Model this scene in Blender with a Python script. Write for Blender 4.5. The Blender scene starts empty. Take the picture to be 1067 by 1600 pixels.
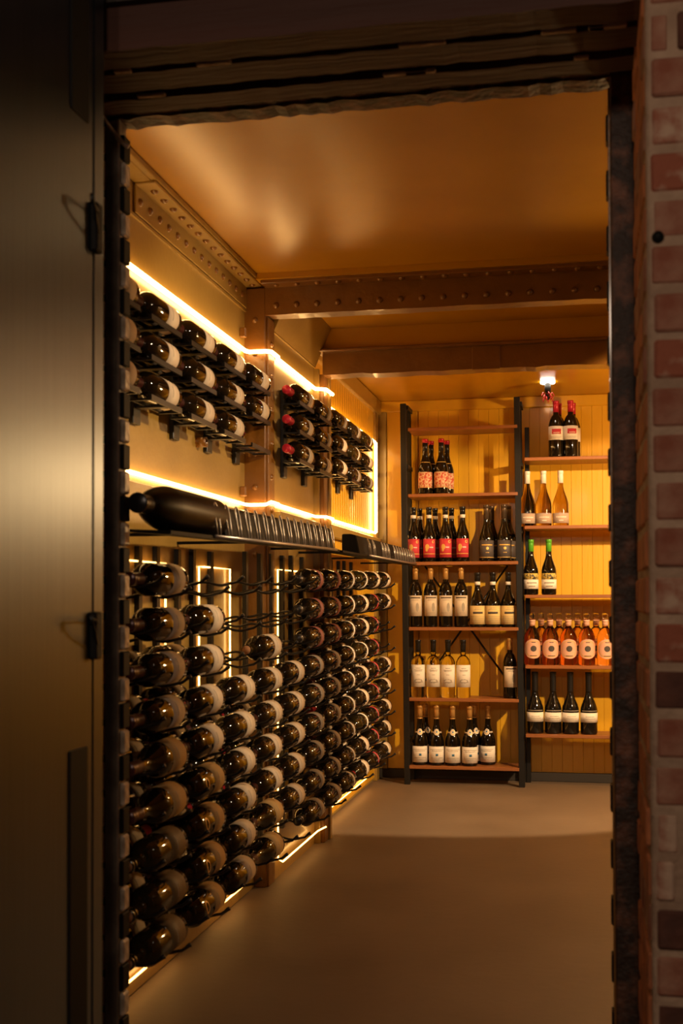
import bpy, bmesh, math, random
from mathutils import Vector, Matrix
random.seed(7)
PI = math.pi
R = math.radians
sc = bpy.context.scene
col = sc.collection

# ------------------------------------------------------------------ camera
F_PX = 1890.0
PITCH = 1.2
cam_d = bpy.data.cameras.new('camera')
cam_d.sensor_fit = 'HORIZONTAL'
cam_d.sensor_width = 36.0
cam_d.lens = 36.0 * F_PX / 1067.0
cam_d.shift_y = (138.0 - F_PX * math.tan(R(PITCH))) / 1067.0
cam_d.clip_start = 0.02
cam_d.dof.use_dof = True
cam_d.dof.focus_distance = 5.3
cam_d.dof.aperture_fstop = 8.0
cam = bpy.data.objects.new('camera', cam_d)
col.objects.link(cam)
cam.location = (0, 0, 1.0)
cam.rotation_euler = (Matrix.Rotation(R(11.22), 4, 'Z') @ Matrix.Rotation(R(90 + PITCH), 4, 'X') @ Matrix.Rotation(R(-0.14), 4, 'Z')).to_euler()
sc.camera = cam

# ------------------------------------------------------------------ world, lights, exposure
w = bpy.data.worlds.new('dim_cellar')
sc.world = w
w.use_nodes = True
w.node_tree.nodes['Background'].inputs[0].default_value = (1.0, 0.72, 0.5, 1)
w.node_tree.nodes['Background'].inputs[1].default_value = 0.0015
sc.view_settings.view_transform = 'Standard'
sc.view_settings.look = 'None'
sc.view_settings.gamma = 1.0
sc.view_settings.use_curve_mapping = False
sc.view_settings.exposure = 0.55
sc.cycles.use_denoising = True
sc.cycles.max_bounces = 10
sc.cycles.sample_clamp_indirect = 6.0

LED_MAIN = 12.0
LED_LOW = 5.5
LED_COL = (1.0, 0.58, 0.20)

def aim(o, target):
    o.rotation_euler = (Vector(target) - o.location).to_track_quat('-Z', 'Y').to_euler()

def spot(name, loc, target, watt, angle, blend, colour, radius=0.02):
    d = bpy.data.lights.new(name, 'SPOT')
    d.energy = watt; d.spot_size = R(angle); d.spot_blend = blend
    d.color = colour; d.shadow_soft_size = radius
    o = bpy.data.objects.new(name, d); col.objects.link(o)
    o.location = loc; aim(o, target)
    return o

SPOT_LOC = (1.20, 4.38, 1.97)
SPOT_AIM = (-0.38, 6.15, 0.98)
spot('ceiling_spot_beam', SPOT_LOC, SPOT_AIM, 260, 64, 0.12, (1.0, 0.69, 0.38), 0.025)
FILL_LOC = (0.80, 5.62, 1.60)
RACK_LOC = (0.80, 2.95, 2.03)
RACK_AIM = (-1.0, 3.55, 1.30)
spot('rack_spot_beam', RACK_LOC, RACK_AIM, 105, 50, 0.5, (1.0, 0.71, 0.41), 0.025)
# dim corridor light outside the cellar, plus fills added out of view
def glow(name, loc, watt, colour=(1.0, 0.74, 0.54), radius=0.12):
    cl = bpy.data.lights.new(name, 'POINT')
    cl.energy = watt; cl.color = colour; cl.shadow_soft_size = radius
    o = bpy.data.objects.new(name, cl); col.objects.link(o); o.location = loc
glow('back_bay_fill_glow', FILL_LOC, 40, (1.0, 0.62, 0.26), 0.06)  # unseen fill light added to brighten the back bay
glow('corridor_fill_glow', (0.10, -0.75, 2.25), 40)
glow('corridor_fill_glow', (-0.62, -0.9, 2.25), 18)  # second corridor light, added to brighten the reveal and the leaf

# ------------------------------------------------------------------ materials
MATS = {}
def nodes(m):
    m.use_nodes = True
    return m.node_tree.nodes, m.node_tree.links, m.node_tree.nodes['Principled BSDF']

def mat(name, c, rough=0.5, metal=0.0, c2=None, scale=8.0, detail=4.0, bump=0.0, bscale=40.0, coat=0.0,
        spec=0.5, stretch=None, ramp=(0.35, 0.65), rvar=0.0):
    m = bpy.data.materials.new(name); MATS[name] = m
    n, l, p = nodes(m)
    p.inputs['Base Color'].default_value = (*c, 1)
    p.inputs['Roughness'].default_value = rough
    p.inputs['Metallic'].default_value = metal
    p.inputs['Specular IOR Level'].default_value = spec
    if coat:
        p.inputs['Coat Weight'].default_value = coat
        p.inputs['Coat Roughness'].default_value = 0.12
    if c2 is not None or bump or rvar:
        tc = n.new('ShaderNodeTexCoord')
        mp = n.new('ShaderNodeMapping')
        l.new(tc.outputs['Object'], mp.inputs[0])
        if stretch: mp.inputs['Scale'].default_value = stretch
    if c2 is not None:
        t = n.new('ShaderNodeTexNoise'); t.inputs['Scale'].default_value = scale; t.inputs['Detail'].default_value = detail
        l.new(mp.outputs[0], t.inputs['Vector'])
        r = n.new('ShaderNodeValToRGB')
        r.color_ramp.elements[0].position = ramp[0]; r.color_ramp.elements[1].position = ramp[1]
        r.color_ramp.elements[0].color = (*c, 1); r.color_ramp.elements[1].color = (*c2, 1)
        l.new(t.outputs['Fac'], r.inputs[0]); l.new(r.outputs[0], p.inputs['Base Color'])
        if rvar:
            mr = n.new('ShaderNodeMapRange')
            mr.inputs['To Min'].default_value = rough - rvar; mr.inputs['To Max'].default_value = rough + rvar
            l.new(t.outputs['Fac'], mr.inputs['Value']); l.new(mr.outputs[0], p.inputs['Roughness'])
    if bump:
        t2 = n.new('ShaderNodeTexNoise'); t2.inputs['Scale'].default_value = bscale; t2.inputs['Detail'].default_value = 5
        l.new(mp.outputs[0], t2.inputs['Vector'])
        b = n.new('ShaderNodeBump'); b.inputs['Strength'].default_value = bump; b.inputs['Distance'].default_value = 0.01
        l.new(t2.outputs['Fac'], b.inputs['Height']); l.new(b.outputs[0], p.inputs['Normal'])
    return m

def glassmat(name, c, ior=1.36, rough=0.02):
    m = bpy.data.materials.new(name); MATS[name] = m
    n, l, p = nodes(m)
    p.inputs['Base Color'].default_value = (*c, 1)
    p.inputs['Roughness'].default_value = rough
    p.inputs['IOR'].default_value = ior
    p.inputs['Transmission Weight'].default_value = 1.0
    return m

def emit(name, c, s):
    m = bpy.data.materials.new(name); MATS[name] = m
    n, l, p = nodes(m)
    p.inputs['Base Color'].default_value = (0.8, 0.7, 0.5, 1)
    p.inputs['Emission Color'].default_value = (*c, 1)
    p.inputs['Emission Strength'].default_value = s
    return m

mat('gold_paint', (0.29, 0.175, 0.036), 0.36, 0.0, (0.35, 0.215, 0.048), 5.0, 5, 0.10, 55.0, coat=0.35)
mat('gold_ceiling', (0.42, 0.190, 0.002), 0.27, 0.0, (0.48, 0.224, 0.004), 2.5, 4, 0.07, 4.0, coat=0.0)
mat('gold_boards', (0.64, 0.325, 0.009), 0.38, 0.0, (0.70, 0.37, 0.013), 9.0, 5, 0.12, 50.0, coat=0.3, stretch=(1, 1, 0.12))
mat('brown_iron_paint', (0.16, 0.060, 0.004), 0.40, 0.0, (0.20, 0.078, 0.006), 9.0, 5, 0.22, 45.0, coat=0.25)
mat('concrete_floor', (0.145, 0.098, 0.060), 0.55, 0.0, (0.195, 0.136, 0.086), 2.2, 8, 0.10, 30.0, ramp=(0.3, 0.7), rvar=0.06)
mat('corridor_floor', (0.10, 0.075, 0.055), 0.6, 0.0, (0.15, 0.11, 0.08), 3.0, 6, 0.1, 30.0)
mat('mortar', (0.46, 0.315, 0.215), 0.9, 0.0, (0.32, 0.205, 0.135), 14.0, 6, 0.6, 60.0)
mat('brick_red', (0.25, 0.075, 0.040), 0.85, 0.0, (0.38, 0.20, 0.13), 16.0, 6, 0.5, 50.0)
mat('brick_orange', (0.52, 0.17, 0.058), 0.85, 0.0, (0.29, 0.095, 0.045), 16.0, 6, 0.5, 50.0)
mat('brick_smeared', (0.30, 0.088, 0.046), 0.88, 0.0, (0.50, 0.335, 0.235), 13.0, 5, 0.6, 45.0, ramp=(0.46, 0.58))
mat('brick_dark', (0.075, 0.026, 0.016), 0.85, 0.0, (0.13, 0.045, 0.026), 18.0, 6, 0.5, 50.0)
mat('timber_dark', (0.044, 0.012, 0.005), 0.75, 0.0, (0.066, 0.019, 0.009), 6.0, 6, 0.3, 40.0, stretch=(0.2, 2, 2))
mat('rusty_steel', (0.030, 0.015, 0.009), 0.62, 0.2, (0.19, 0.075, 0.04), 26.0, 7, 0.5, 60.0, ramp=(0.45, 0.75))
mat('worn_steel_frame', (0.16, 0.12, 0.09), 0.5, 0.2, (0.34, 0.27, 0.21), 14.0, 6, 0.4, 40.0, ramp=(0.4, 0.7))
mat('pale_lug', (0.70, 0.58, 0.45), 0.4, 0.1, (0.34, 0.27, 0.20), 40.0, 4, 0.3, 60.0)
mat('brushed_door', (0.085, 0.105, 0.135), 0.32, 1.0, (0.10, 0.122, 0.155), 30.0, 4, 0.03, 80.0, stretch=(1, 6, 0.08))
mat('black_matte', (0.008, 0.007, 0.006), 0.6, 0.0, spec=0.15)
mat('black_metal', (0.009, 0.008, 0.007), 0.38, 0.3)
mat('black_rack_wire', (0.012, 0.010, 0.009), 0.35, 0.3)
mat('shelf_steel', (0.009, 0.008, 0.007), 0.45, 0.3)
mat('tray_black', (0.006, 0.005, 0.004), 0.6, 0.0, spec=0.12)
mat('bright_wire', (0.42, 0.37, 0.32), 0.3, 0.7)
mat('shelf_wood', (0.22, 0.072, 0.016), 0.5, 0.0, (0.30, 0.105, 0.024), 12.0, 5, 0.12, 60.0, coat=0.2, stretch=(0.25, 3, 3))
mat('dark_plinth', (0.03, 0.022, 0.016), 0.6)
emit('led_warm', LED_COL, LED_MAIN)
emit('led_low', (1.0, 0.50, 0.13), LED_LOW)
emit('puck_white', (1.0, 0.86, 0.68), 22.0)
emit('spot_face', (1.0, 0.8, 0.55), 60.0)
emit('corridor_bulb', (1.0, 0.75, 0.5), 6.0)
# bottles
mat('dark_glass', (0.006, 0.004, 0.002), 0.055, 0.0, spec=0.42)
mat('olive_glass', (0.014, 0.010, 0.003), 0.07, 0.0, spec=0.45)
mat('matte_black_glass', (0.007, 0.004, 0.002), 0.4, 0.0, spec=0.1)
mat('black_glass', (0.006, 0.005, 0.004), 0.08, 0.0, spec=0.5)
glassmat('amber_glass', (0.46, 0.29, 0.035))
glassmat('clear_wine_glass', (0.93, 0.84, 0.55))
glassmat('rose_glass', (0.93, 0.50, 0.30))
glassmat('stopper_glass', (0.95, 0.9, 0.85), 1.45)
mat('paper_cream', (0.62, 0.50, 0.36), 0.75, 0.0, (0.56, 0.44, 0.31), 20.0)
mat('paper_white', (0.74, 0.67, 0.57), 0.75)
mat('paper_kraft', (0.50, 0.32, 0.12), 0.75, 0.0, (0.44, 0.27, 0.10), 20.0)
mat('paper_tan', (0.40, 0.29, 0.21), 0.75)
mat('paper_gold', (0.62, 0.44, 0.17), 0.7)
mat('paper_grey', (0.33, 0.27, 0.21), 0.7)
mat('paper_wine', (0.30, 0.09, 0.07), 0.65)
mat('paper_brown', (0.14, 0.09, 0.035), 0.6)
mat('paper_red', (0.50, 0.035, 0.045), 0.6)
mat('paper_charcoal', (0.075, 0.060, 0.055), 0.6)
mat('paper_splatter', (0.62, 0.40, 0.22), 0.7, 0.0, (0.45, 0.06, 0.03), 90.0, 3, ramp=(0.48, 0.55))
mat('paper_garden', (0.50, 0.36, 0.08), 0.65, 0.0, (0.06, 0.05, 0.03), 70.0, 2, ramp=(0.50, 0.54))
mat('print_dark', (0.05, 0.04, 0.035), 0.7)
mat('print_grey', (0.30, 0.25, 0.19), 0.7)
mat('print_gold', (0.70, 0.42, 0.10), 0.5, 0.3)
mat('print_red', (0.50, 0.03, 0.035), 0.6)
mat('print_blue', (0.02, 0.13, 0.25), 0.6)
mat('print_white', (0.75, 0.68, 0.58), 0.7)
mat('foil_red', (0.42, 0.012, 0.03), 0.32, 0.2)
mat('foil_wine', (0.055, 0.010, 0.010), 0.3, 0.2)
mat('foil_black', (0.012, 0.010, 0.009), 0.3, 0.2)
mat('foil_gold', (0.62, 0.34, 0.10), 0.35, 0.5)
mat('foil_white', (0.75, 0.66, 0.55), 0.45)
mat('foil_green', (0.09, 0.36, 0.025), 0.35, 0.1)
mat('foil_pink', (0.66, 0.36, 0.25), 0.45)
mat('foil_bronze', (0.10, 0.065, 0.04), 0.3, 0.5)
mat('cork', (0.40, 0.19, 0.075), 0.8, 0.0, (0.30, 0.13, 0.05), 60.0)
mat('valve_red', (0.45, 0.02, 0.02), 0.45)

# ------------------------------------------------------------------ mesh helpers
class MB:
    def __init__(self): self.v = []; self.f = []; self.sm = []
    def add(self, vs, fs, smooth=False):
        o = len(self.v); self.v += [tuple(x) for x in vs]
        self.f += [tuple(i + o for i in f) for f in fs]; self.sm += [smooth] * len(fs)
        return self
    def box(self, x0, x1, y0, y1, z0, z1):
        vs = [(x, y, z) for z in (z0, z1) for y in (y0, y1) for x in (x0, x1)]
        return self.add(vs, [(0, 2, 3, 1), (4, 5, 7, 6), (0, 1, 5, 4), (2, 6, 7, 3), (0, 4, 6, 2), (1, 3, 7, 5)])
    def tube(self, pts, r, n=8, closed=False, rs=None):
        pts = [Vector(p) for p in pts]; N = len(pts); vs = []; fs = []
        up = None
        for i, p in enumerate(pts):
            if closed: t = (pts[(i + 1) % N] - pts[i - 1])
            else: t = pts[min(i + 1, N - 1)] - pts[max(i - 1, 0)]
            t.normalize()
            if up is None:
                a = Vector((0, 0, 1)) if abs(t.z) < 0.9 else Vector((1, 0, 0))
                up = (a - t * a.dot(t)).normalized()
            else:
                up = (up - t * up.dot(t))
                up = up.normalized() if up.length > 1e-6 else Vector((1, 0, 0))
            s = t.cross(up); rr = rs[i] if rs else r
            for k in range(n):
                a = 2 * PI * k / n
                vs.append(p + (up * math.cos(a) + s * math.sin(a)) * rr)
        M = N if closed else N - 1
        for i in range(M):
            j = (i + 1) % N
            for k in range(n):
                k2 = (k + 1) % n
                fs.append((i * n + k, i * n + k2, j * n + k2, j * n + k))
        if not closed:
            fs.append(tuple(range(n - 1, -1, -1))); fs.append(tuple((N - 1) * n + k for k in range(n)))
        return self.add(vs, fs, True)
    def lathe(self, prof, n=24, a0=None, a1=None, cap=True):
        vs = []; fs = []; full = a0 is None
        m = n if full else n + 1
        for (r, z) in prof:
            for k in range(m):
                a = 2 * PI * k / n if full else a0 + (a1 - a0) * k / n
                vs.append((r * math.cos(a), r * math.sin(a), z))
        for i in range(len(prof) - 1):
            for k in range(n):
                k2 = (k + 1) % m if full else k + 1
                fs.append((i * m + k, i * m + k2, (i + 1) * m + k2, (i + 1) * m + k))
        if full and cap:
            if prof[0][0] > 1e-5: fs.append(tuple(range(m - 1, -1, -1)))
            if prof[-1][0] > 1e-5: fs.append(tuple((len(prof) - 1) * m + k for k in range(m)))
        return self.add(vs, fs, True)
    def prism(self, poly, axis, a, b):
        # poly: list of 2-D points, extruded along axis 0/1/2 from a to b
        def put(p, t):
            q = list(p); q.insert(axis, t); return tuple(q)
        n = len(poly)
        vs = [put(p, a) for p in poly] + [put(p, b) for p in poly]
        fs = [tuple(range(n)), tuple(range(2 * n - 1, n - 1, -1))] + [(i, i + n, (i + 1) % n + n, (i + 1) % n) for i in range(n)]
        return self.add(vs, fs)
    def xf(self, M):
        self.v = [tuple(M @ Vector(p)) for p in self.v]; return self
    def mesh(self, name, m, bevel=0.0):
        me = bpy.data.meshes.new(name)
        me.from_pydata(self.v, [], self.f)
        if any(self.sm): me.polygons.foreach_set('use_smooth', self.sm)
        bm = bmesh.new(); bm.from_mesh(me)
        bmesh.ops.recalc_face_normals(bm, faces=bm.faces)
        if bevel:
            bmesh.ops.bevel(bm, geom=list(bm.edges), offset=bevel, segments=1, affect='EDGES', clamp_overlap=True)
        bm.to_mesh(me); bm.free()
        me.materials.append(MATS[m] if isinstance(m, str) else m)
        return me
    def build(self, name, m, parent=None, bevel=0.0, loc=None):
        return obj(name, self.mesh(name, m, bevel), parent, loc)

def obj(name, me, parent=None, loc=None):
    o = bpy.data.objects.new(name, me); col.objects.link(o)
    if parent: o.parent = parent
    if loc is not None: o.location = loc
    return o

def tag(o, label=None, cat=None, group=None, kind=None):
    if label: o['label'] = label
    if cat: o['category'] = cat
    if group: o['group'] = group
    if kind: o['kind'] = kind
    return o

def thing(name, label, cat, loc=(0, 0, 0), group=None):
    o = bpy.data.objects.new(name, None); col.objects.link(o)
    o.location = loc; o.empty_display_size = 0.05
    return tag(o, label, cat, group)

def struct(name, label, mb=None, m=None, cat='structure', bevel=0.0):
    o = mb.build(name, m, None, bevel) if mb else thing(name, None, None)
    return tag(o, label, cat, None, 'structure')

ORD = ['first', 'second', 'third', 'fourth', 'fifth', 'sixth', 'seventh', 'eighth', 'ninth', 'tenth', 'eleventh']

# ------------------------------------------------------------------ room shell
XL = -1.16; XB2 = -1.085; XB3 = -1.13; YB = 6.80; ZC = 2.13; XR = 1.45; YF = 2.44
struct('floor', 'smooth brown concrete floor of the wine cellar', MB().box(XL - 0.1, XR + 0.1, 2.30, YB + 0.15, -0.1, 0.0), 'concrete_floor', 'floor')
struct('floor_corridor', 'dark corridor floor in front of the doorway', MB().box(-1.6, 1.6, -1.2, 2.30, -0.1, -0.001), 'corridor_floor', 'floor')
ceil_o = struct('ceiling', 'glossy gold painted cellar ceiling between iron beams', MB().box(XL - 0.1, XR + 0.1, YF, YB + 0.15, ZC, ZC + 0.1), 'gold_ceiling', 'ceiling')
struct('wall_right', 'gold painted right wall of the cellar', MB().box(XR, XR + 0.1, YF, YB + 0.15, 0, ZC), 'gold_paint', 'wall')

wl = struct('wall_left', 'gold painted iron wall with bays between riveted pillars', None, None, 'wall')
MB().box(XL - 0.1, XL, YF - 0.2, 4.10, 0, ZC).build('sheet', 'gold_paint', wl)
MB().box(XL - 0.1, XB2, 4.20, 4.90, 0, ZC).build('sheet', 'gold_paint', wl)
MB().box(XL - 0.1, XB3 - 0.012, 4.90, YB, 0, ZC).build('sheet', 'gold_paint', wl)
# slim raised sheet edge in the first bays
MB().box(XL, XL + 0.006, 2.5, 4.10, 2.018, 2.026).build('sheet_seam', 'gold_paint', wl)
MB().box(XB2, XB2 + 0.006, 4.21, 4.89, 1.965, 1.973).build('sheet_seam', 'gold_paint', wl)
# boards of the last bay
bw = 0.0565
bme = MB().box(0, 0.012, 0.0012, bw - 0.0012, 0, ZC - 0.10).mesh('board', 'gold_boards', 0.0016)
y = 5.02; 
while y + bw < 6.66:
    o = obj('board', bme, wl, (XB3 - 0.012, y, 0.02)); y += bw
MB().box(XB3 - 0.02, XB3 + 0.014, 6.62, 6.70, 0, ZC - 0.02).build('corner_board', 'gold_paint', wl, 0.003)
MB().box(XB3 - 0.02, XB3 + 0.02, 5.02, 6.79, ZC - 0.085, ZC - 0.002).build('cornice', 'gold_paint', wl, 0.004)
# small iron lugs and a pipe stub on the first bay
for zz in (1.915, 1.362):
    MB().box(XL, XL + 0.022, 4.035, 4.055, zz, zz + 0.034).build('iron_lug', 'brown_iron_paint', wl, 0.003)
MB().lathe([(0.010, 0.0), (0.016, 0.0), (0.016, 0.032), (0.011, 0.032), (0.010, 0.004)], 16, cap=False).xf(Matrix.Translation((XL, 3.56, 1.488)) @ Matrix.Rotation(R(90), 4, 'Y')).build('pipe_stub', 'brown_iron_paint', wl)
# ledge rail below the LED line
for (x, y0, y1, zz) in ((XL, 2.5, 4.095, 1.25), (XB2, 4.205, 4.895, 1.262), (XB3, 5.03, 6.72, 1.285)):
    MB().box(x - 0.01, x + 0.03, y0, y1, zz, zz + 0.06).build('ledge_rail', 'gold_paint', wl, 0.004)

wb = struct('wall_back', 'yellow gold boarded back wall behind the shelves', None, None, 'wall')
MB().box(XL - 0.1, XR + 0.1, YB, YB + 0.1, 0, ZC).build('backing', 'gold_boards', wb)
bme = MB().box(0.0004, bw - 0.0004, -0.012, 0, 0, ZC - 0.11).mesh('board', 'gold_boards', 0.0010)
bme_b = MB().box(0.0004, bw - 0.0004, -0.0135, 0, 0, ZC - 0.11).mesh('board', 'gold_boards', 0.0012)
x = -0.90; i = 0
while x + bw < XR:
    obj('board', bme if i % 5 else bme_b, wb, (x, YB, 0.05)); x += bw; i += 1
MB().box(-1.08, -0.905, YB - 0.018, YB, 0.05, ZC - 0.06).build('wide_board', 'gold_boards', wb, 0.003)
MB().box(-1.13, -1.082, YB - 0.03, YB, 0.05, ZC - 0.06).build('wide_board', 'gold_paint', wb, 0.003)
MB().box(XL, XR, YB - 0.028, YB, ZC - 0.062, ZC).build('cornice', 'gold_boards', wb, 0.004)
tag(MB().box(XL, XR, YB - 0.034, YB + 0.01, 0.0, 0.048).build('baseboard_back', 'dark_plinth', None, 0.003), 'dark plinth strip along the foot of the back wall', 'baseboard', None, 'structure')
bb = MB(); bb.box(XL - 0.01, XL + 0.035, 2.5, 4.095, 0, 0.085)
tag(bb.build('baseboard_left', 'gold_paint', None, 0.004), 'gold painted base strip under the bottle racks', 'baseboard', None, 'structure')

# rivets
rv = []
for k in range(4):
    a = k / 3 * PI / 2
    rv.append((0.0115 * math.cos(a), 0.0085 * math.sin(a)))
RIV = MB().lathe([(0.0125, -0.004)] + rv, 10).mesh('rivet', 'brown_iron_paint')
RIVG = MB().lathe([(0.0125, -0.004)] + rv, 10).mesh('rivet', 'gold_paint')
def rivet(parent, loc, normal, me=None):
    o = obj('rivet', me or RIV, parent, loc)
    o.rotation_euler = Vector(normal).to_track_quat('Z', 'Y').to_euler()
    return o

# beam one: riveted angle iron
b1 = struct('trim_1', 'brown riveted iron beam crossing the ceiling nearer the doorway', None, None, 'beam')
def rough_strip(x0, x1, y0, y1, z0, z1, amp, n=46):
    # horizontal bar with an uneven lower edge
    m = MB(); vs = []; fs = []
    for i in range(n + 1):
        x = x0 + (x1 - x0) * i / n; d = random.uniform(-amp, amp)
        vs += [(x, y0, z0 + d), (x, y1, z0 + d), (x, y1, z1), (x, y0, z1)]
    for i in range(n):
        a = i * 4; b = a + 4
        for k in range(4): fs.append((a + k, a + (k + 1) % 4, b + (k + 1) % 4, b + k))
    fs += [(0, 3, 2, 1), (n * 4, n * 4 + 1, n * 4 + 2, n * 4 + 3)]
    return m.add(vs, fs)
rough_strip(-1.085, XR, 4.10, 4.112, 2.003, 2.10, 0.0015).build('front_plate', 'brown_iron_paint', b1)
MB().box(-1.085, XR, 4.035, 4.10, 2.098, 2.112).build('ceiling_flange', 'brown_iron_paint', b1, 0.002)
rough_strip(-1.085, XR, 4.112, 4.185, 2.006, 2.13, 0.0012).build('web', 'brown_iron_paint', b1)
MB().box(XL, XR, 4.02, 4.20, 2.110, 2.1305).build('ceiling_plate', 'gold_ceiling', b1)
x = -1.045
while x < XR - 0.02:
    rivet(b1, (x, 4.10, 2.036), (0, -1, 0)); rivet(b1, (x + 0.01, 4.062, 2.098), (0, 0, -1)); x += 0.0735
# pillar one
p1 = struct('trim_2', 'brown riveted iron pillar under the nearer ceiling beam', None, None, 'pillar')
MB().box(XL - 0.02, XB2, 4.10, 4.20, 0, 2.10).build('post', 'brown_iron_paint', p1, 0.003)
MB().box(XB2 - 0.004, XB2 + 0.008, 4.115, 4.20, 0, 2.0).build('flange', 'brown_iron_paint', p1, 0.002)
z = 0.10
while z < 2.0:
    rivet(p1, (XL + 0.038, 4.10, z), (0, -1, 0)); rivet(p1, (XB2 + 0.008, 4.155, z + 0.04), (1, 0, 0)); z += 0.118
# wall angle iron with two rivet rows
an = struct('trim_3', 'gold angle iron with two rows of rivets along the ceiling edge', None, None, 'angle iron')
MB().box(XL, XL + 0.008, 3.02, 4.10, 2.030, 2.112).build('wall_leg', 'gold_paint', an, 0.002)
MB().box(XL, XL + 0.062, 3.02, 4.10, 2.104, 2.113).build('ceiling_leg', 'gold_paint', an, 0.002)
MB().box(XL, XL + 0.050, 2.45, 3.02, 2.110, 2.1295).build('ceiling_leg', 'gold_paint', an, 0.002)
MB().box(XL, XL + 0.066, 2.45, 4.10, 2.113, 2.131).build('packing_strip', 'gold_paint', an, 0.002)
for k in range(14):
    yy = 3.06 + k * 0.076
    rivet(an, (XL + 0.008, yy - 0.01, 2.066), (1, 0, 0)); rivet(an, (XL + 0.038, yy + 0.02, 2.104), (0, 0, -1))
# beam two
b2 = struct('trim_4', 'plain brown iron beam crossing the ceiling nearer the shelves', None, None, 'beam')
rough_strip(-1.05, XR, 4.90, 5.00, 1.937, 2.03, 0.003, 60).build('beam_face', 'brown_iron_paint', b2)
MB().box(-1.07, XR, 4.865, 5.00, 2.028, 2.04).build('top_flange', 'brown_iron_paint', b2, 0.003)
MB().box(XL, XR, 4.91, 5.00, 2.036, ZC + 0.001).build('upper_web', 'gold_ceiling', b2)
MB().box(-0.43, -0.315, 4.894, 4.902, 1.934, 2.033).build('patch_plate', 'brown_iron_paint', b2, 0.003)
p2 = struct('trim_5', 'slim brown iron pillar under the farther ceiling beam', None, None, 'pillar')
MB().box(XL - 0.02, -1.045, 4.90, 5.00, 0, 1.94).build('post', 'brown_iron_paint', p2, 0.003)
MB().box(-1.05, -1.036, 4.975, 5.008, 0, 1.94).build('flange', 'gold_paint', p2, 0.002)
MB().box(XB2 - 0.01, -1.062, 4.882, 4.90, 0, 1.96).build('flange', 'gold_paint', p2, 0.002)
# cove of the second bay between wall and ceiling
cv = MB()
pts = [(XB2 - 0.01, 1.97), (XB2 + 0.006, 1.97), (XB2 + 0.075, ZC + 0.005), (XB2 - 0.01, ZC + 0.005)]
vs = [(px, 4.205, pz) for px, pz in pts] + [(px, 4.895, pz) for px, pz in pts]
cv.add(vs, [(0, 1, 2, 3), (7, 6, 5, 4)] + [(i, i + 4, (i + 1) % 4 + 4, (i + 1) % 4) for i in range(4)])
cv.build('cove_plate', 'gold_paint', wl)

# ------------------------------------------------------------------ doorway: brick wall, lintel, steel frame
wf = struct('wall_front', 'old brick wall around the cellar doorway', None, None, 'wall')
YW = 1.96
MB().box(0.1055, XR + 0.1, YW + 0.004, YF, 0, 2.75).build('mortar_core', 'mortar', wf, 0.004)
MB().box(-1.7, -0.985, 2.40, YF, 0, 2.75).build('mortar_core', 'mortar', wf)
MB().box(-0.983, XR, YW + 0.045, YF, 2.08, 2.75).build('mortar_core', 'mortar', wf)
def brick_mesh(lx, ly, lz, m):
    return MB().box(-lx / 2, lx / 2, -ly / 2, ly / 2, -lz / 2, lz / 2).mesh('brick', m, 0.004)
BM = {}
def brick(cx, cy, cz, lx, ly, lz, kind=None):
    k = kind or random.choices(['brick_red', 'brick_smeared', 'brick_dark', 'brick_orange'], [4, 4, 2, 1])[0]
    key = (round(lx, 3), round(ly, 3), round(lz, 3), k)
    if key not in BM: BM[key] = brick_mesh(lx, ly, lz, k)
    o = obj('brick', BM[key], wf, (cx + random.uniform(-0.002, 0.002), cy + random.uniform(-0.003, 0.003), cz + random.uniform(-0.0015, 0.0015)))
    o.rotation_euler = (random.uniform(-0.012, 0.012), random.uniform(-0.01, 0.01), random.uniform(-0.012, 0.012))
CO = 0.0745; BH = 0.0605
FK = ['brick_red', 'brick_smeared', 'brick_dark', 'brick_smeared', 'brick_red']
for c in range(35):
    z = c * CO + CO / 2
    x = 0.1135
    first = random.choice([0.21, 0.21, 0.10, 0.21, 0.032]) if c % 2 == 0 else random.choice([0.10, 0.10, 0.028, 0.21])
    while x < 0.50:                     # face of the pier
        L = first if first else 0.21
        brick(x + L / 2, YW + 0.05, z, L, 0.10, BH, random.choice(FK)); x += L + 0.012; first = None
    y = YW + 0.022 + (0.0 if c % 2 else 0.012)
    seq = [0.10, 0.20, 0.075] if c % 2 else [0.20, 0.165]
    for L in seq:                       # reveal towards the steel frame
        brick(0.103 + 0.0045, y + L / 2, z, 0.012, L - 0.012, BH, random.choice(['brick_orange', 'brick_orange', 'brick_red'])); y += L
for c in range(28):     # narrow strip of brick beside the left frame leg
    brick(-1.02, 2.425, c * CO + CO / 2, 0.10, 0.07, BH, random.choice(['brick_orange', 'brick_red']))
for c in range(8):      # courses above the lintel
    z = 2.082 + c * CO + BH / 2
    x = -0.982 + (0.0 if c % 2 else -0.11)
    while x < 0.10:
        xa = max(x, -0.982)
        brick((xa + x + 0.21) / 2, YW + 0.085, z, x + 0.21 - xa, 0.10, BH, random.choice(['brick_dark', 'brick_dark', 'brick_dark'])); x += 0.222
# three timber lintel beams forming the soffit
for (y0, y1, z0) in ((2.018, 2.090, 1.981), (2.120, 2.198, 1.985), (2.236, 2.298, 1.986)):
    rough_strip(-0.983, 0.12, y0, y1, z0, z0 + 0.085, 0.0015, 40).build('lintel_beam', 'timber_dark', wf)
MB().box(-0.983, 0.12, 2.0, 2.37, 2.06, 2.08).build('lintel_backing', 'dark_plinth', wf)
# mortar remains hanging on the timbers
for k in range(16):
    x = random.uniform(-0.9, 0.08); yb = random.choice([2.030, 2.112, 2.224])
    L = random.uniform(0.02, 0.09)
    MB().box(x - L / 2, x + L / 2, yb - 0.006, yb + 0.006, 1.983, 1.99).build('mortar_patch', 'mortar', wf, 0.002)
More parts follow.
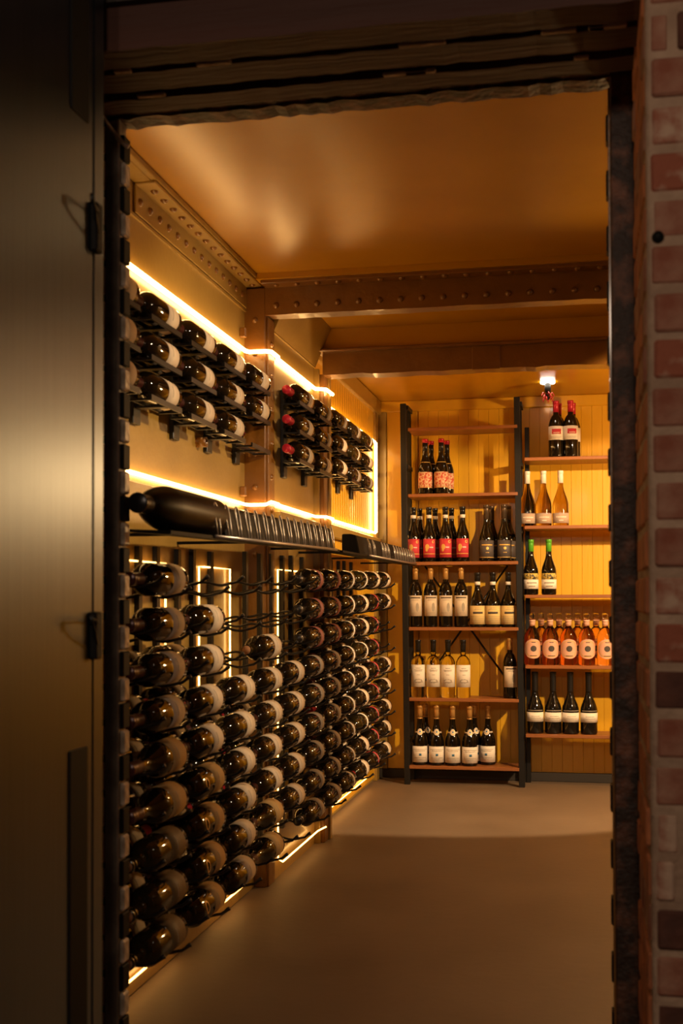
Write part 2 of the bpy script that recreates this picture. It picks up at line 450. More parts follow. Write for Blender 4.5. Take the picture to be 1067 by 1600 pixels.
# bolt hole in the pier
MB().lathe([(0.0, 0.004), (0.008, 0.003), (0.010, -0.006)], 12).xf(Matrix.Translation((0.122, YW - 0.003, 1.573)) @ Matrix.Rotation(R(90), 4, 'X')).build('bolt_head', 'black_matte', wf)

fr = thing('door_frame', 'rusty riveted steel frame lining the cellar doorway', 'door frame', (0, 2.40, 0))
def frpart(name, mb, m, bevel=0.0):
    mb.xf(Matrix.Translation((0, -2.40, 0)))
    return mb.build(name, m, fr, bevel)
frpart('jamb', MB().box(0.060, 0.108, 2.385, 2.43, 0, 2.05), 'rusty_steel', 0.003)
frpart('jamb', MB().box(-0.978, -0.948, 2.385, 2.43, 0, 2.03), 'worn_steel_frame', 0.003)
frpart('jamb_strip', MB().box(-0.990, -0.972, 2.395, 2.43, 0, 2.02), 'black_matte', 0.002)
frpart('inner_edge', MB().box(0.0565, 0.060, 2.400, 2.44, 0, 2.0), 'brown_iron_paint')
frpart('header', rough_strip(-0.972, 0.06, 2.345, 2.385, 2.018, 2.075, 0.002), 'rusty_steel')
frpart('header', rough_strip(-0.972, 0.06, 2.385, 2.44, 2.012, 2.075, 0.003), 'rusty_steel')
# pale lugs, and black tabs standing in for dark notches, along the inner edges
notch_d = MB().box(-0.005, 0.005, -0.018, 0.018, -0.026, 0.026).mesh('edge_tab', 'black_matte', 0.002)
lug_p = MB().box(-0.006, 0.006, -0.016, 0.016, -0.024, 0.024).mesh('edge_tab', 'pale_lug', 0.004)
z = 0.05; k = 0
while z < 1.97:
    obj('edge_tab', notch_d if k % 2 else lug_p, fr, (-0.9445, 0.012, z))
    if k % 2 == 0: obj('edge_tab', notch_d, fr, (0.0575, 0.022, z + 0.02))
    z += 0.0545; k += 1
# pale strip shaped as the highlight on the broken top left frame edge
cb = MB(); cb.tube([(-0.985, 2.30, 2.015), (-0.965, 2.33, 2.005), (-0.955, 2.355, 1.985), (-0.945, 2.375, 1.968), (-0.935, 2.380, 1.958), (-0.925, 2.382, 1.952)], 0.004, 6, rs=[0.002, 0.003, 0.0035, 0.006, 0.005, 0.005])
tag(cb.build('edge_highlight', 'pale_lug'), 'pale strip standing in for the highlight on the broken frame corner', 'edge_highlight')

# steel door leaf folded open on the left
dr = struct('door_1', 'dark brushed steel door leaf standing open on the left', None, None, 'door')
XD = -0.797
MB().box(XD - 0.040, XD, 0.60, 1.890, 0.012, 2.60).build('leaf', 'brushed_door', dr, 0.002)
MB().box(XD - 0.040, XD, 1.8955, 1.938, 0.012, 2.60).build('edge_stile', 'brushed_door', dr, 0.002)
MB().box(XD - 0.036, XD - 0.003, 1.889, 1.8965, 0.962, 1.765).build('gap_dark', 'black_matte', dr)  # black filler standing in for the dark of the open gap
MB().box(XD - 0.001, XD + 0.003, 1.798, 1.867, 1.790, 2.60).build('black_strip', 'black_matte', dr, 0.001)
MB().box(XD - 0.001, XD + 0.003, 1.798, 1.867, 0.012, 0.762).build('black_strip', 'black_matte', dr, 0.001)
for (z0, z1) in ((1.582, 1.665), (0.903, 0.982)):
    h = MB().box(XD - 0.002, XD + 0.012, 1.880, 1.906, z0, z1).build('hinge_block', 'black_matte', dr, 0.003)
    zt = z1 - 0.016
    pts = [(XD + 0.010, 1.890, zt - 0.04), (XD + 0.022, 1.85, zt - 0.015), (XD + 0.024, 1.832, zt + 0.002), (XD + 0.022, 1.835, zt + 0.008), (XD + 0.014, 1.86, zt + 0.005), (XD + 0.010, 1.890, zt)]
    MB().tube(pts, 0.0019, 6).build('clip_wire', 'black_metal', h)
    MB().tube([(XD + 0.024, 1.834, zt - 0.005), (XD + 0.024, 1.830, zt + 0.011)], 0.004, 8).build('clip_bead', 'black_metal', h)

# ------------------------------------------------------------------ LED strips
xs1 = XL + 0.012; xs2 = XB2 + 0.012; xs3 = XB3 + 0.016
zu = 1.873; zl = 1.335
led = thing('led_strip', 'bright warm LED strip outlining the upper left wall', 'light strip', (XL, 2.5, zl))
def ledpart(name, pts, r, m='led_warm', parent=led, n=8):
    mb = MB(); mb.tube(pts, r, n)
    mb.xf(Matrix.Translation(-parent.location)); return mb.build(name, m, parent)
up_pts = [(xs1, 2.46, zu), (xs1, 4.07, zu), (xs1 + 0.01, 4.088, zu), (XB2 + 0.005, 4.088, zu), (XB2 + 0.022, 4.10, zu), (XB2 + 0.022, 4.20, zu), (xs2, 4.23, zu), (xs2, 4.86, zu), (-1.05, 4.872, zu), (-1.032, 4.885, zu), (-1.030, 5.01, zu)]
ledpart('upper_run', up_pts, 0.0072)
ledpart('upper_run', [(xs3, 5.02, zu), (xs3, 6.58, zu)], 0.0072)
ledpart('upright_run', [(xs3, 6.60, zu), (xs3, 6.60, zl + 0.04)], 0.0085)
lo_pts = [(p[0], p[1], zl + (0.0 if p[1] < 4.1 else 0.010)) for p in up_pts]
ledpart('lower_run', lo_pts, 0.0055)
ledpart('lower_run', [(xs3, 5.02, zl + 0.030), (xs3, 6.58, zl + 0.036)], 0.0055)
def rope(label, pts):
    t = thing('led_rope', label, 'light strip', pts[0], 'thin LED ropes behind the bottle racks')
    mb = MB(); mb.tube(pts, 0.0032, 6); mb.xf(Matrix.Translation(-Vector(pts[0])))
    mb.build('glowing_tube', 'led_low', t)
xr = XL + 0.009
rope('thin warm LED rope behind the racks nearest the doorway', [(xr, 2.47, 1.105), (xr, 3.25, 1.105), (xr, 3.25, 0.12), (xr + 0.036, 3.25, 0.05), (xr + 0.04, 2.47, 0.05)])
rope('thin warm LED rope framing the bay left of the riveted pillar', [(xr, 3.60, 1.105), (xr, 3.888, 1.105), (xr, 3.888, 0.12), (xr + 0.04, 3.9, 0.05), (xr + 0.04, 3.555, 0.05), (xr, 3.555, 0.12), (xr, 3.555, 1.105), (xr, 3.60, 1.105)])
x2 = XB2 + 0.009
rope('thin warm LED rope framing the bay right of the riveted pillar', [(x2, 4.62, 1.112), (x2, 4.24, 1.112), (x2, 4.24, 0.07), (x2 + 0.015, 4.25, 0.06), (x2 + 0.015, 4.84, 0.06), (x2 + 0.03, 4.88, 0.065), (-1.035, 4.885, 0.07)])
x3 = XB3 + 0.009
rope('thin warm LED rope behind the farthest bottle racks', [(x3, 6.35, 1.115), (x3, 5.30, 1.115), (x3, 5.30, 0.06), (x3, 6.35, 0.06)])

# ------------------------------------------------------------------ bottles
def profile(style, Rb, hb, hs, rn, H):
    p = [(0.0, 0.0), (Rb * 0.86, 0.0), (Rb * 0.965, 0.003), (Rb, 0.009), (Rb, hb * 0.5), (Rb, hb)]
    N = 9
    for i in range(1, N + 1):
        t = i / N
        if style == 'bordeaux':      # high round shoulder
            a = t * PI / 2
            r = rn + (Rb - rn) * (0.72 * math.cos(a) + 0.28 * (1 - t) ** 2 if t < 1 else 0.0)
            z = hb + (hs - hb) * (0.62 * math.sin(a) + 0.38 * t)
        else:                        # long sloping shoulder
            s = 0.5 - 0.5 * math.cos(PI * t ** 0.92)
            r = Rb + (rn - Rb) * s
            z = hb + (hs - hb) * t
        p.append((r, z))
    p += [(rn * 0.97, H - 0.02), (rn * 0.97, H - 0.016), (rn * 1.06, H - 0.0155), (rn * 1.06, H - 0.004), (rn * 0.92, H), (0.0, H)]
    return p
def rad_at(p, z):
    for (r0, z0), (r1, z1) in zip(p, p[1:]):
        if z0 <= z <= z1 and z1 > z0: return r0 + (r1 - r0) * (z - z0) / (z1 - z0)
    return p[-2][0]
def shell(p, z0, z1, off, n=24):
    zs = [z0] + [z for r, z in p if z0 < z < z1] + [z1]
    pr = [(rad_at(p, z0) - 0.001, z0)] + [(rad_at(p, z) + off, z) for z in zs]
    if abs(z1 - p[-1][1]) < 1e-4 or z1 >= p[-1][1] - 0.002:
        pr = [q for q in pr if q[1] < p[-1][1] - 0.002]
        rl = pr[-1][0]
        pr += [(rl, p[-1][1] - 0.0005), (rl * 0.93, p[-1][1] + 0.001), (0.0, p[-1][1] + 0.0012)]
    else:
        pr += [(rad_at(p, z1) - 0.001, z1)]
    return MB().lathe(pr, n)
def band(p, z0, z1, ha, off, n=16, mid=0.0):
    # curved paper centred on -Y, half angle ha
    c = -PI / 2 + mid
    r0 = rad_at(p, z0) + off; r1 = rad_at(p, z1) + off
    return MB().lathe([(r0 - 0.0007, z0), (r0, z0), (r1, z1), (r1 - 0.0007, z1)], n, c - ha, c + ha)
def ellipse(p, zc, rz, ha, off, mid=0.0, n=20, inner=0.0):
    vs = []; fs = []
    def pt(a, s):
        zz = zc + rz * s * math.sin(a); an = -PI / 2 + mid + ha * s * math.cos(a)
        rr = rad_at(p, zz) + off
        return (rr * math.cos(an), rr * math.sin(an), zz)
    rings = [1.0, 0.75, 0.5, 0.25] if not inner else [1.0, inner]
    for s in rings:
        vs += [pt(2 * PI * k / n, s) for k in range(n)]
    for i in range(len(rings) - 1):
        fs += [(i * n + k, i * n + (k + 1) % n, (i + 1) * n + (k + 1) % n, (i + 1) * n + k) for k in range(n)]
    if not inner:
        vs.append(pt(0, 0.0)); c = len(vs) - 1; b = (len(rings) - 1) * n
        fs += [(b + k, b + (k + 1) % n, c) for k in range(n)]
    return MB().add(vs, fs, True)

TYPES = {}
def bottle_type(key, style, Rb, hb, hs, rn, H, glass, seg=28):
    p = profile(style, Rb, hb, hs, rn, H)
    TYPES[key] = dict(p=p, H=H, R=Rb, parts=[('glass_body', MB().lathe(p, seg).mesh(key + '_glass', glass), [])])
    return TYPES[key]
def part(key, name, mb, m, subs=()):
    TYPES[key]['parts'].append((name, mb.mesh(key + '_' + name, m), [(sn, sm.mesh(key + '_' + sn, smat)) for sn, sm, smat in subs]))
def join(*mbs):
    o = MB()
    for m in mbs: o.add(m.v, m.f, True)
    return o
def lines(p, zs, ha, off=0.0011, h=0.0022, mid=0.0):
    return join(*[band(p, z - h / 2, z + h / 2, a, off, 8, mid) for z, a in zip(zs, ha)])

D = 0.0006; E = 0.0012
# A: splatter label, red tipped capsule
t = bottle_type('A', 'burgundy', 0.0385, 0.128, 0.232, 0.0145, 0.305, 'dark_glass'); p = t['p']
part('A', 'capsule', shell(p, 0.238, 0.284, D), 'foil_black'); part('A', 'capsule_tip', shell(p, 0.284, 0.305, E), 'foil_red')
part('A', 'label', band(p, 0.035, 0.122, R(88), D), 'paper_splatter', [('label_edge', lines(p, [0.0375], [R(88)], E, 0.003), 'print_gold')])
part('A', 'neck_line', lines(p, [0.176], [R(70)], 0.0006), 'print_gold')
# B: red label
t = bottle_type('B', 'burgundy', 0.0365, 0.135, 0.230, 0.0145, 0.300, 'dark_glass'); p = t['p']
part('B', 'capsule', shell(p, 0.258, 0.300, D), 'foil_black'); part('B', 'neck_band', shell(p, 0.240, 0.258, D), 'paper_white')
part('B', 'label', band(p, 0.024, 0.126, R(62), D), 'paper_red', [
    ('label_emblem', join(ellipse(p, 0.082, 0.016, R(18), E, R(-20), 9), ellipse(p, 0.066, 0.010, R(11), E, R(-24), 7)), 'print_gold'),
    ('label_wordmark', lines(p, [0.079], [R(16)], E + 0.0003, 0.005, R(16)), 'print_white'),
    ('label_seal', ellipse(p, 0.110, 0.008, R(12), E, R(34), 14, 0.6), 'print_gold'),
    ('label_rule', lines(p, [0.044], [R(56)], E, 0.004), 'print_gold')])
# C: charcoal label with gold wording
t = bottle_type('C', 'burgundy', 0.0395, 0.120, 0.225, 0.0145, 0.307, 'dark_glass'); p = t['p']
part('C', 'capsule', shell(p, 0.230, 0.307, D), 'foil_bronze')
part('C', 'label', band(p, 0.018, 0.114, R(72), D), 'paper_charcoal', [
    ('label_wordmark', lines(p, [0.089], [R(44)], E, 0.007), 'print_gold'),
    ('label_crest', ellipse(p, 0.071, 0.008, R(12), E, 0, 7), 'print_gold'),
    ('label_rule', lines(p, [0.022, 0.048], [R(70), R(14)], E, 0.003), 'print_gold')])
# D: gold capsule, tall cream label
t = bottle_type('D', 'bordeaux', 0.0375, 0.192, 0.246, 0.0145, 0.322, 'dark_glass'); p = t['p']
part('D', 'capsule', shell(p, 0.260, 0.322, D), 'foil_gold')
part('D', 'label', band(p, 0.060, 0.172, R(68), D), 'paper_cream', [
    ('label_wordmark', lines(p, [0.160], [R(46)], E, 0.006), 'print_dark'),
    ('label_sketch', join(ellipse(p, 0.108, 0.026, R(14), E, R(18), 8), lines(p, [0.148, 0.078], [R(30), R(32)], E, 0.002)), 'print_grey')])
# E: black capsule with white band, broad golden label
t = bottle_type('E', 'burgundy', 0.0420, 0.120, 0.220, 0.0148, 0.295, 'dark_glass'); p = t['p']
part('E', 'capsule', shell(p, 0.246, 0.295, D), 'foil_black'); part('E', 'neck_band', shell(p, 0.228, 0.246, D), 'paper_white')
part('E', 'label', band(p, 0.016, 0.116, R(84), D), 'paper_gold', [
    ('label_wordmark', lines(p, [0.078], [R(38)], E, 0.011), 'print_dark'),
    ('label_lines', lines(p, [0.104, 0.096, 0.058, 0.048, 0.038, 0.028], [R(20), R(30), R(66), R(66), R(66), R(66)], E, 0.0016), 'print_grey')])
# F: clear bottle of white wine
t = bottle_type('F', 'bordeaux', 0.0385, 0.190, 0.228, 0.0145, 0.312, 'clear_wine_glass'); p = t['p']
part('F', 'capsule', shell(p, 0.246, 0.312, D), 'foil_black')
part('F', 'label', band(p, 0.058, 0.178, R(76), D), 'paper_white', [
    ('label_lines', lines(p, [0.160, 0.150, 0.144, 0.124], [R(20), R(34), R(30), R(12)], E, 0.0024), 'print_grey'),
    ('label_sketch', join(ellipse(p, 0.090, 0.012, R(36), E, 0, 9, 0.7), lines(p, [0.084], [R(40)], E, 0.004)), 'print_grey')])
# G: gold capsule, neck medallion, blue seal
t = bottle_type('G', 'burgundy', 0.0420, 0.122, 0.232, 0.0145, 0.320, 'dark_glass'); p = t['p']
part('G', 'capsule', shell(p, 0.258, 0.320, D), 'foil_gold'); part('G', 'neck_ring', shell(p, 0.249, 0.256, D), 'foil_gold')
part('G', 'neck_ribbon', join(band(p, 0.174, 0.182, R(80), 0.0008)), 'paper_cream')
part('G', 'medallion', ellipse(p, 0.180, 0.017, R(30), 0.0014), 'paper_white', [('medallion_ring', ellipse(p, 0.180, 0.013, R(23), 0.002, 0, 16, 0.72), 'print_gold'), ('medallion_seal', ellipse(p, 0.181, 0.005, R(9), 0.0026, 0, 10), 'print_blue')])
part('G', 'label', band(p, 0.016, 0.103, R(80), D), 'paper_white', [
    ('label_seal', lines(p, [0.058], [R(9)], E, 0.012), 'print_blue'),
    ('label_lines', lines(p, [0.086, 0.078, 0.042, 0.034], [R(56), R(40), R(46), R(20)], E, 0.0022), 'print_grey')])
# H: red capsule, white label with a red block
t = bottle_type('H', 'bordeaux', 0.0395, 0.176, 0.232, 0.0150, 0.306, 'dark_glass'); p = t['p']
part('H', 'capsule', shell(p, 0.245, 0.306, D), 'foil_red')
part('H', 'label', band(p, 0.094, 0.168, R(100), D), 'paper_white', [
    ('label_block', lines(p, [0.139], [R(36)], E, 0.027), 'print_red'),
    ('label_lines', lines(p, [0.110, 0.104], [R(40), R(30)], E, 0.0016), 'print_grey'),
    ('block_wording', lines(p, [0.132], [R(24)], E + 0.0005, 0.003), 'print_white')])
# I: white capsule, amber glass
t = bottle_type('I', 'burgundy', 0.0430, 0.108, 0.226, 0.0145, 0.296, 'amber_glass'); p = t['p']
part('I', 'capsule', shell(p, 0.230, 0.296, D), 'foil_white')
part('I', 'label', band(p, 0.014, 0.068, R(96), D), 'paper_tan', [('label_wordmark', lines(p, [0.046, 0.028], [R(38), R(16)], E, 0.004), 'print_white')])
# J: green capsule
t = bottle_type('J', 'burgundy', 0.0395, 0.124, 0.224, 0.0150, 0.296, 'dark_glass'); p = t['p']
part('J', 'capsule', shell(p, 0.232, 0.296, D), 'foil_green')
part('J', 'label', band(p, 0.032, 0.082, R(84), D), 'paper_white', [('label_wordmark', lines(p, [0.064, 0.046], [R(40), R(26)], E, 0.006), 'print_grey')])
part('J', 'garden_label', band(p, 0.082, 0.115, R(84), D), 'paper_garden')
# K: rose with an oval label
t = bottle_type('K', 'bordeaux', 0.0440, 0.150, 0.202, 0.0155, 0.246, 'rose_glass'); p = t['p']
part('K', 'neck_band', shell(p, 0.210, 0.241, D), 'foil_pink')
part('K', 'stopper', MB().lathe([(0.0, 0.2465), (0.011, 0.2465), (0.014, 0.250), (0.0155, 0.268), (0.013, 0.275), (0.0, 0.2755)], 20), 'stopper_glass')
part('K', 'label', ellipse(p, 0.087, 0.052, R(74), D, 0, 30), 'foil_pink', [
    ('label_ring', ellipse(p, 0.087, 0.044, R(62), E, 0, 30, 0.93), 'print_gold'),
    ('label_disc', ellipse(p, 0.088, 0.016, R(21), E, 0, 18), 'print_dark'),
    ('label_wordmark', lines(p, [0.050, 0.122], [R(24), R(14)], E, 0.004), 'print_dark')])
# L: black bottle, slim white label
t = bottle_type('L', 'burgundy', 0.0445, 0.126, 0.228, 0.0160, 0.327, 'black_glass'); p = t['p']
part('L', 'capsule', shell(p, 0.224, 0.327, D), 'foil_black')
part('L', 'label', band(p, 0.064, 0.114, R(96), D), 'paper_white', [('label_lines', lines(p, [0.094, 0.084], [R(30), R(40)], E, 0.002), 'print_grey')])
part('L', 'label_rule', lines(p, [0.124], [R(60)], 0.0006, 0.004), 'print_grey')

# lying bottles: dark glass with several labels and closures
def rack_type(key, style, glass, label, lz, capsule, cz, ha=104, extra=None, Rb=0.0385, H=0.300):
    hb, hs = (0.188, 0.226) if style == 'bordeaux' else (0.130, 0.222)
    t = bottle_type(key, style, Rb, hb, hs, 0.0145, H, glass, 24); p = t['p']
    if capsule == 'cork':
        part(key, 'cork', MB().lathe([(0.0, H), (0.0125, H), (0.0128, H + 0.004), (0.0, H + 0.0045)], 16), 'cork')
        part(key, 'capsule', shell(p, cz, H - 0.001, D, 20), 'olive_glass')
    else:
        part(key, 'capsule', shell(p, cz, H, D, 20), capsule)
    if label:
        part(key, 'label', band(p, lz[0], lz[1], R(ha), D, 22), label, [('label_print', lines(p, [lz[0] + (lz[1] - lz[0]) * 0.6], [R(24)], E, 0.002), 'print_grey')])
    if extra == 'seal':
        part(key, 'glass_seal', ellipse(p, 0.170, 0.014, R(24), 0.0012, 0, 18, 0.7), 'print_gold')
    if extra == 'medal':
        part(key, 'capsule_glint', shell(p, H - 0.030, H - 0.026, E, 20), 'bright_wire')  # bright ring put in as the highlight round the capsule
rack_type('cream', 'bordeaux', 'dark_glass', 'paper_cream', (0.030, 0.110), 'foil_wine', 0.236)
rack_type('creamcork', 'bordeaux', 'dark_glass', 'paper_cream', (0.030, 0.112), 'cork', 0.246)
rack_type('kraft', 'burgundy', 'dark_glass', 'paper_kraft', (0.026, 0.118), 'foil_wine', 0.236, Rb=0.041)
rack_type('kraftseal', 'bordeaux', 'dark_glass', 'paper_kraft', (0.026, 0.106), 'cork', 0.240, extra='seal', Rb=0.0405)
rack_type('brown', 'bordeaux', 'olive_glass', 'paper_brown', (0.026, 0.120), 'cork', 0.240, Rb=0.0405)
rack_type('plain', 'bordeaux', 'black_glass', 'paper_grey', (0.034, 0.090), 'foil_black', 0.236, extra='medal')
rack_type('wine', 'bordeaux', 'dark_glass', 'paper_wine', (0.032, 0.080), 'foil_black', 0.236, extra='medal')
rack_type('thinwhite', 'bordeaux', 'olive_glass', 'paper_white', (0.052, 0.080), 'foil_wine', 0.236)
rack_type('redcap', 'bordeaux', 'dark_glass', 'paper_cream', (0.030, 0.096), 'foil_red', 0.236)
rack_type('winered', 'bordeaux', 'dark_glass', 'paper_red', (0.080, 0.104), 'foil_black', 0.236)

def place(key, M, label, group, cat='bottle', name='wine_bottle'):
    root = thing(name, label, cat, (0, 0, 0), group)
    root.matrix_world = M
    for (n, me, subs) in TYPES[key]['parts']:
        o = obj(n, me, root)
        for (sn, sm) in subs: obj(sn, sm, o)
    return root
def stand(key, x, y, z, turn, label, group):
    return place(key, Matrix.Translation((x, y, z)) @ Matrix.Rotation(R(turn), 4, 'Z'), label, group)
def lie(key, x, yend, z, spin, label, group, tilt=0.0):
    # neck towards -Y, label facing +X and a little up
    M = Matrix.Translation((x, yend, z)) @ Matrix.Rotation(R(90 + tilt), 4, 'X') @ Matrix.Rotation(R(90 + spin), 4, 'Z')
    return place(key, M, label, group)

# ------------------------------------------------------------------ upper wall racks (three rows)
def cradle_rack(x_wall, xc, yend, zs, label):
    t = thing('wall_rack', label, 'wine rack', (x_wall, yend - 0.10, zs[-1] - 0.085), 'upper wall racks')
    inv = Matrix.Translation(-t.location)
    def pb(name, mb, bevel=0.0):
        mb.xf(inv); return mb.build(name, 'black_metal', t, bevel)
    pb('wall_post', MB().box(x_wall, x_wall + 0.014, yend - 0.13, yend - 0.078, zs[-1] - 0.085, zs[0] + 0.03), 0.002)
    for z in zs:
        zr = z - 0.030; m = MB()
        y0, y1 = yend - 0.225, yend + 0.012
        m.box(xc + 0.026, xc + 0.032, y0, y1, zr - 0.012, zr + 0.002)          # front rail
        m.box(xc - 0.032, xc - 0.026, y0, y1, zr - 0.010, zr + 0.006)          # rear rail
        for yy in (y0 + 0.004, y1 - 0.012):
            m.box(xc - 0.032, xc + 0.030, yy, yy + 0.010, zr - 0.012, zr - 0.006)
        m.box(x_wall + 0.012, xc + 0.028, yend - 0.118, yend - 0.090, zr - 0.014, zr - 0.008)
        pb('cradle', m)
ROWN = ['top', 'middle', 'bottom']
bay1 = [1.755, 1.652, 1.550]; bay2 = [1.747, 1.642, 1.538]; bay3 = [1.795, 1.690, 1.588]
cols = [(XL, -1.093, 2.80 + 0.318 * k, bay1, 'near') for k in range(5)]
cols += [(XB2, -1.020, 4.445 + 0.338 * k, bay2, 'mid') for k in range(2)]
cols += [(XB3, -1.064, 5.34 + 0.338 * k, bay3, 'far') for k in range(3)]
for i, (xw, xc, ye, zs, bay) in enumerate(cols):
    cradle_rack(xw, xc, ye, zs, '%s black three-tier wall cradle from the doorway below the upper LED strip' % ORD[i])
    for r, z in enumerate(zs):
        if i == 4 and r == 2: continue            # the empty cradle
        key = 'redcap' if i == 5 else ('cream' if i < 5 else random.choice(['thinwhite', 'cream', 'plain', 'redcap'] if i > 7 else ['plain', 'cream']))
        what = {'redcap': 'red-capped bottle', 'cream': 'cream-labelled bottle', 'thinwhite': 'narrow white-labelled bottle', 'plain': 'grey-labelled black bottle'}[key]
        lie(key, xc, ye, z, 8 + random.uniform(-8, 8), '%s lying in %s row, %s upper wall cradle from doorway' % (what, ROWN[r], ORD[i]), 'bottles in the upper wall racks')

# ------------------------------------------------------------------ lower wire racks
X0 = -0.967
def rod_mesh(xw, drop, name):
    # wavy wire from the wall to a curled tip, three dips; local origin on the wall
    pts = []
    L = (X0 + 0.052) - xw
    n = 26
    for i in range(n + 1):
        x = L * i / n
        ph = (xw + x - X0) / 0.1
        z = -drop + 0.009 * (1 - math.cos(2 * PI * ph)) / 2 * 1.0
        if i == n: z += 0.006
        pts.append((x, 0, z))
    pts.append((L + 0.007, 0, pts[-1][2] + 0.006)); pts.append((L + 0.013, 0, pts[-1][2] + 0.003))
    m = MB(); m.tube(pts, 0.0038, 6, rs=[0.0038] * (n + 1) + [0.0048, 0.0056])
    return m.mesh(name, 'black_rack_wire')
ROD = {}
def rod(parent, xw, y, z, drop):
    key = (round(xw, 3), drop)
    if key not in ROD: ROD[key] = rod_mesh(xw, drop, 'peg')
    return obj('peg', ROD[key], parent, (0, y, z))
NC, NR = 11, 9
YE = [2.79 + 0.318 * k for k in range(NC)]
def rowz(k, r): return 1.05 + 0.0157 * (YE[k] - 2.79) - 0.1045 * r
for k in range(NC):
    xw = XL if YE[k] < 4.2 else (XB2 if YE[k] < 5.0 else XB3)
    if k == 4: xw = XB2
    t = thing('peg_rack', '%s tall wire peg rack from the doorway on left wall' % ORD[k], 'wine rack', (xw, YE[k] - 0.15, rowz(k, 8) - 0.07), 'tall wire peg racks')
    post = MB().box(0, 0.014, -0.013, 0.013, 0, rowz(k, 0) - rowz(k, 8) + 0.16).mesh('wall_post', 'black_metal', 0.001)
    for yo in (-0.095, 0.085):
        obj('wall_post', post, t, (0, yo, 0))
        for r in range(NR):
            rod(t, xw, yo, rowz(k, r) - t.location.z, 0.0425 if yo > 0 else 0.0185)
def kinds(k, r):
    if k == 0: return ['cream', 'cream', 'cream', 'cream', 'kraft', 'kraft', 'brown', 'brown', 'brown'][r]
    if k == 1: return ['cream', 'cream', 'cream', 'cream', 'cream', 'kraftseal', 'kraftseal', 'kraftseal', 'kraftseal'][r]
    if k == 2: return 'creamcork' if r > 2 else 'cream'
    if k == 3: return ['cream', 'cream', 'creamcork', 'creamcork', 'cream', 'cream', 'cream', 'kraft', 'kraft'][r]
    if k == 4: return 'cream'
    if k == 5: return 'wine' if r < 3 else 'plain'
    if k == 6: return 'wine' if r < 3 else 'plain'
    if k == 7: return 'thinwhite' if r < 6 else 'thinwhite'
    if k == 8: return 'redcap' if r % 3 else 'thinwhite'
    if k == 9: return 'winered' if r else 'redcap'
    return 'creamcork' if r < 2 else 'cream'
KN = {'cream': 'cream-labelled bottle', 'creamcork': 'corked cream-labelled bottle', 'kraft': 'kraft-labelled bottle', 'kraftseal': 'kraft-labelled sealed bottle', 'brown': 'brown-labelled corked bottle',
      'plain': 'grey-labelled black bottle', 'wine': 'wine-red labelled bottle', 'thinwhite': 'narrow white-labelled bottle', 'redcap': 'red-capped bottle', 'winered': 'red-banded bottle'}
start = [0, 1, 3, 2, 3, 0, 0, 0, 0, 0, 0]
gone = {(10, 2), (10, 3), (4, 8)}
for k in range(NC):
    for r in range(NR):
        if r < start[k]: continue
        for rank in range(2):
            if rank == 0 and (k, r) in gone: continue
            if rank == 1 and (r < 2 or (k in (2, 3, 4) and r < 4)): continue
            x = X0 - 0.1 * rank
            if rank == 1 and k in (4, 5, 6): continue      # the wall stands proud here
            key = kinds(k, r) if rank == 0 else random.choice(['cream', 'plain', 'redcap', 'cream'])
            where = ['front', 'second', 'wall-side'][rank]
            lie(key, x, YE[k] + random.uniform(-0.006, 0.006), rowz(k, r), random.uniform(4, 24), '%s in %s rank, %s row down, %s peg rack from doorway' % (KN[key], where, ORD[r], ORD[k]),
                'bottles in the tall wire peg racks', tilt=random.uniform(-0.5, 0.5))

# ------------------------------------------------------------------ tray shelves with wire loops
def tray(name_label, xw, y0, y1, z0, z1, loops, xf=-0.855, rect=False):
    t = thing('tray_shelf', name_label, 'shelf', (xw, y0, z0), 'black tray shelves')
    slope = (z1 - z0) / (y1 - y0)
    def zz(y): return z0 + slope * (y - y0)
    def sec(name, poly, ya, yb, m, bev=0.0):
        mb = MB()
        vs = [(px, ya, zz(ya) + pz) for px, pz in poly] + [(px, yb, zz(yb) + pz) for px, pz in poly]
        n = len(poly)
        mb.add(vs, [tuple(range(n)), tuple(range(2 * n - 1, n - 1, -1))] + [(i, i + n, (i + 1) % n + n, (i + 1) % n) for i in range(n)])
        mb.xf(Matrix.Translation(-t.location)); return mb.build(name, m, t, bev)
    yp = loops[0] + 0.15 if not rect else loops[0] - 0.10
    sec('tray_base', [(xf - 0.100, 0.002), (xf - 0.004, -0.004), (xf - 0.004, 0.004), (xf - 0.100, 0.008)], y0, y1, 'tray_black')
    sec('tray_back', [(xf - 0.100, 0.006), (xf - 0.024, 0.004), (xf - 0.040, 0.080), (xf - 0.062, 0.088), (xf - 0.100, 0.088)], yp, y1, 'tray_black', 0.004)
    mb = MB(); mb.tube([(xf, ya, zz(ya) + 0.002) for ya in (loops[0] - 0.03, loops[-1] + 0.05)], 0.0045, 8)
    mb.xf(Matrix.Translation(-t.location)); mb.build('front_rail', 'bright_wire', t)
    hl = 0.078 if not rect else 0.066
    for i, ly in enumerate(loops):
        w = 0.027 if not rect else 0.018
        pts = []
        for q in range(15):
            a = PI * q / 14
            e = math.sin(a)
            pts.append((xf - 0.012 * e, -w * math.cos(a) * (1 if rect else (0.45 + 0.55 * e)), 0.006 + hl * (e ** (0.45 if rect else 0.8))))
        m = MB(); m.tube(pts, 0.0018 if rect else 0.0021, 6)
        m.xf(Matrix.Translation(Vector((0, ly, zz(ly))) - t.location)); m.build('wire_loop', 'bright_wire', t)
    for ly in (y0 + 0.25, (y0 + y1) / 2, y1 - 0.15):
        m = MB().box(xw, xf - 0.09, ly - 0.006, ly + 0.006, 0.002, 0.010)
        m.xf(Matrix.Translation(Vector((0, 0, zz(ly))) - t.location)); m.build('bracket', 'tray_black', t)
    return t
tray('long black tray shelf with oval wire loops over the near racks', XL, 2.46, 4.30, 1.146, 1.180, [2.80 + 0.0915 * i for i in range(16)])
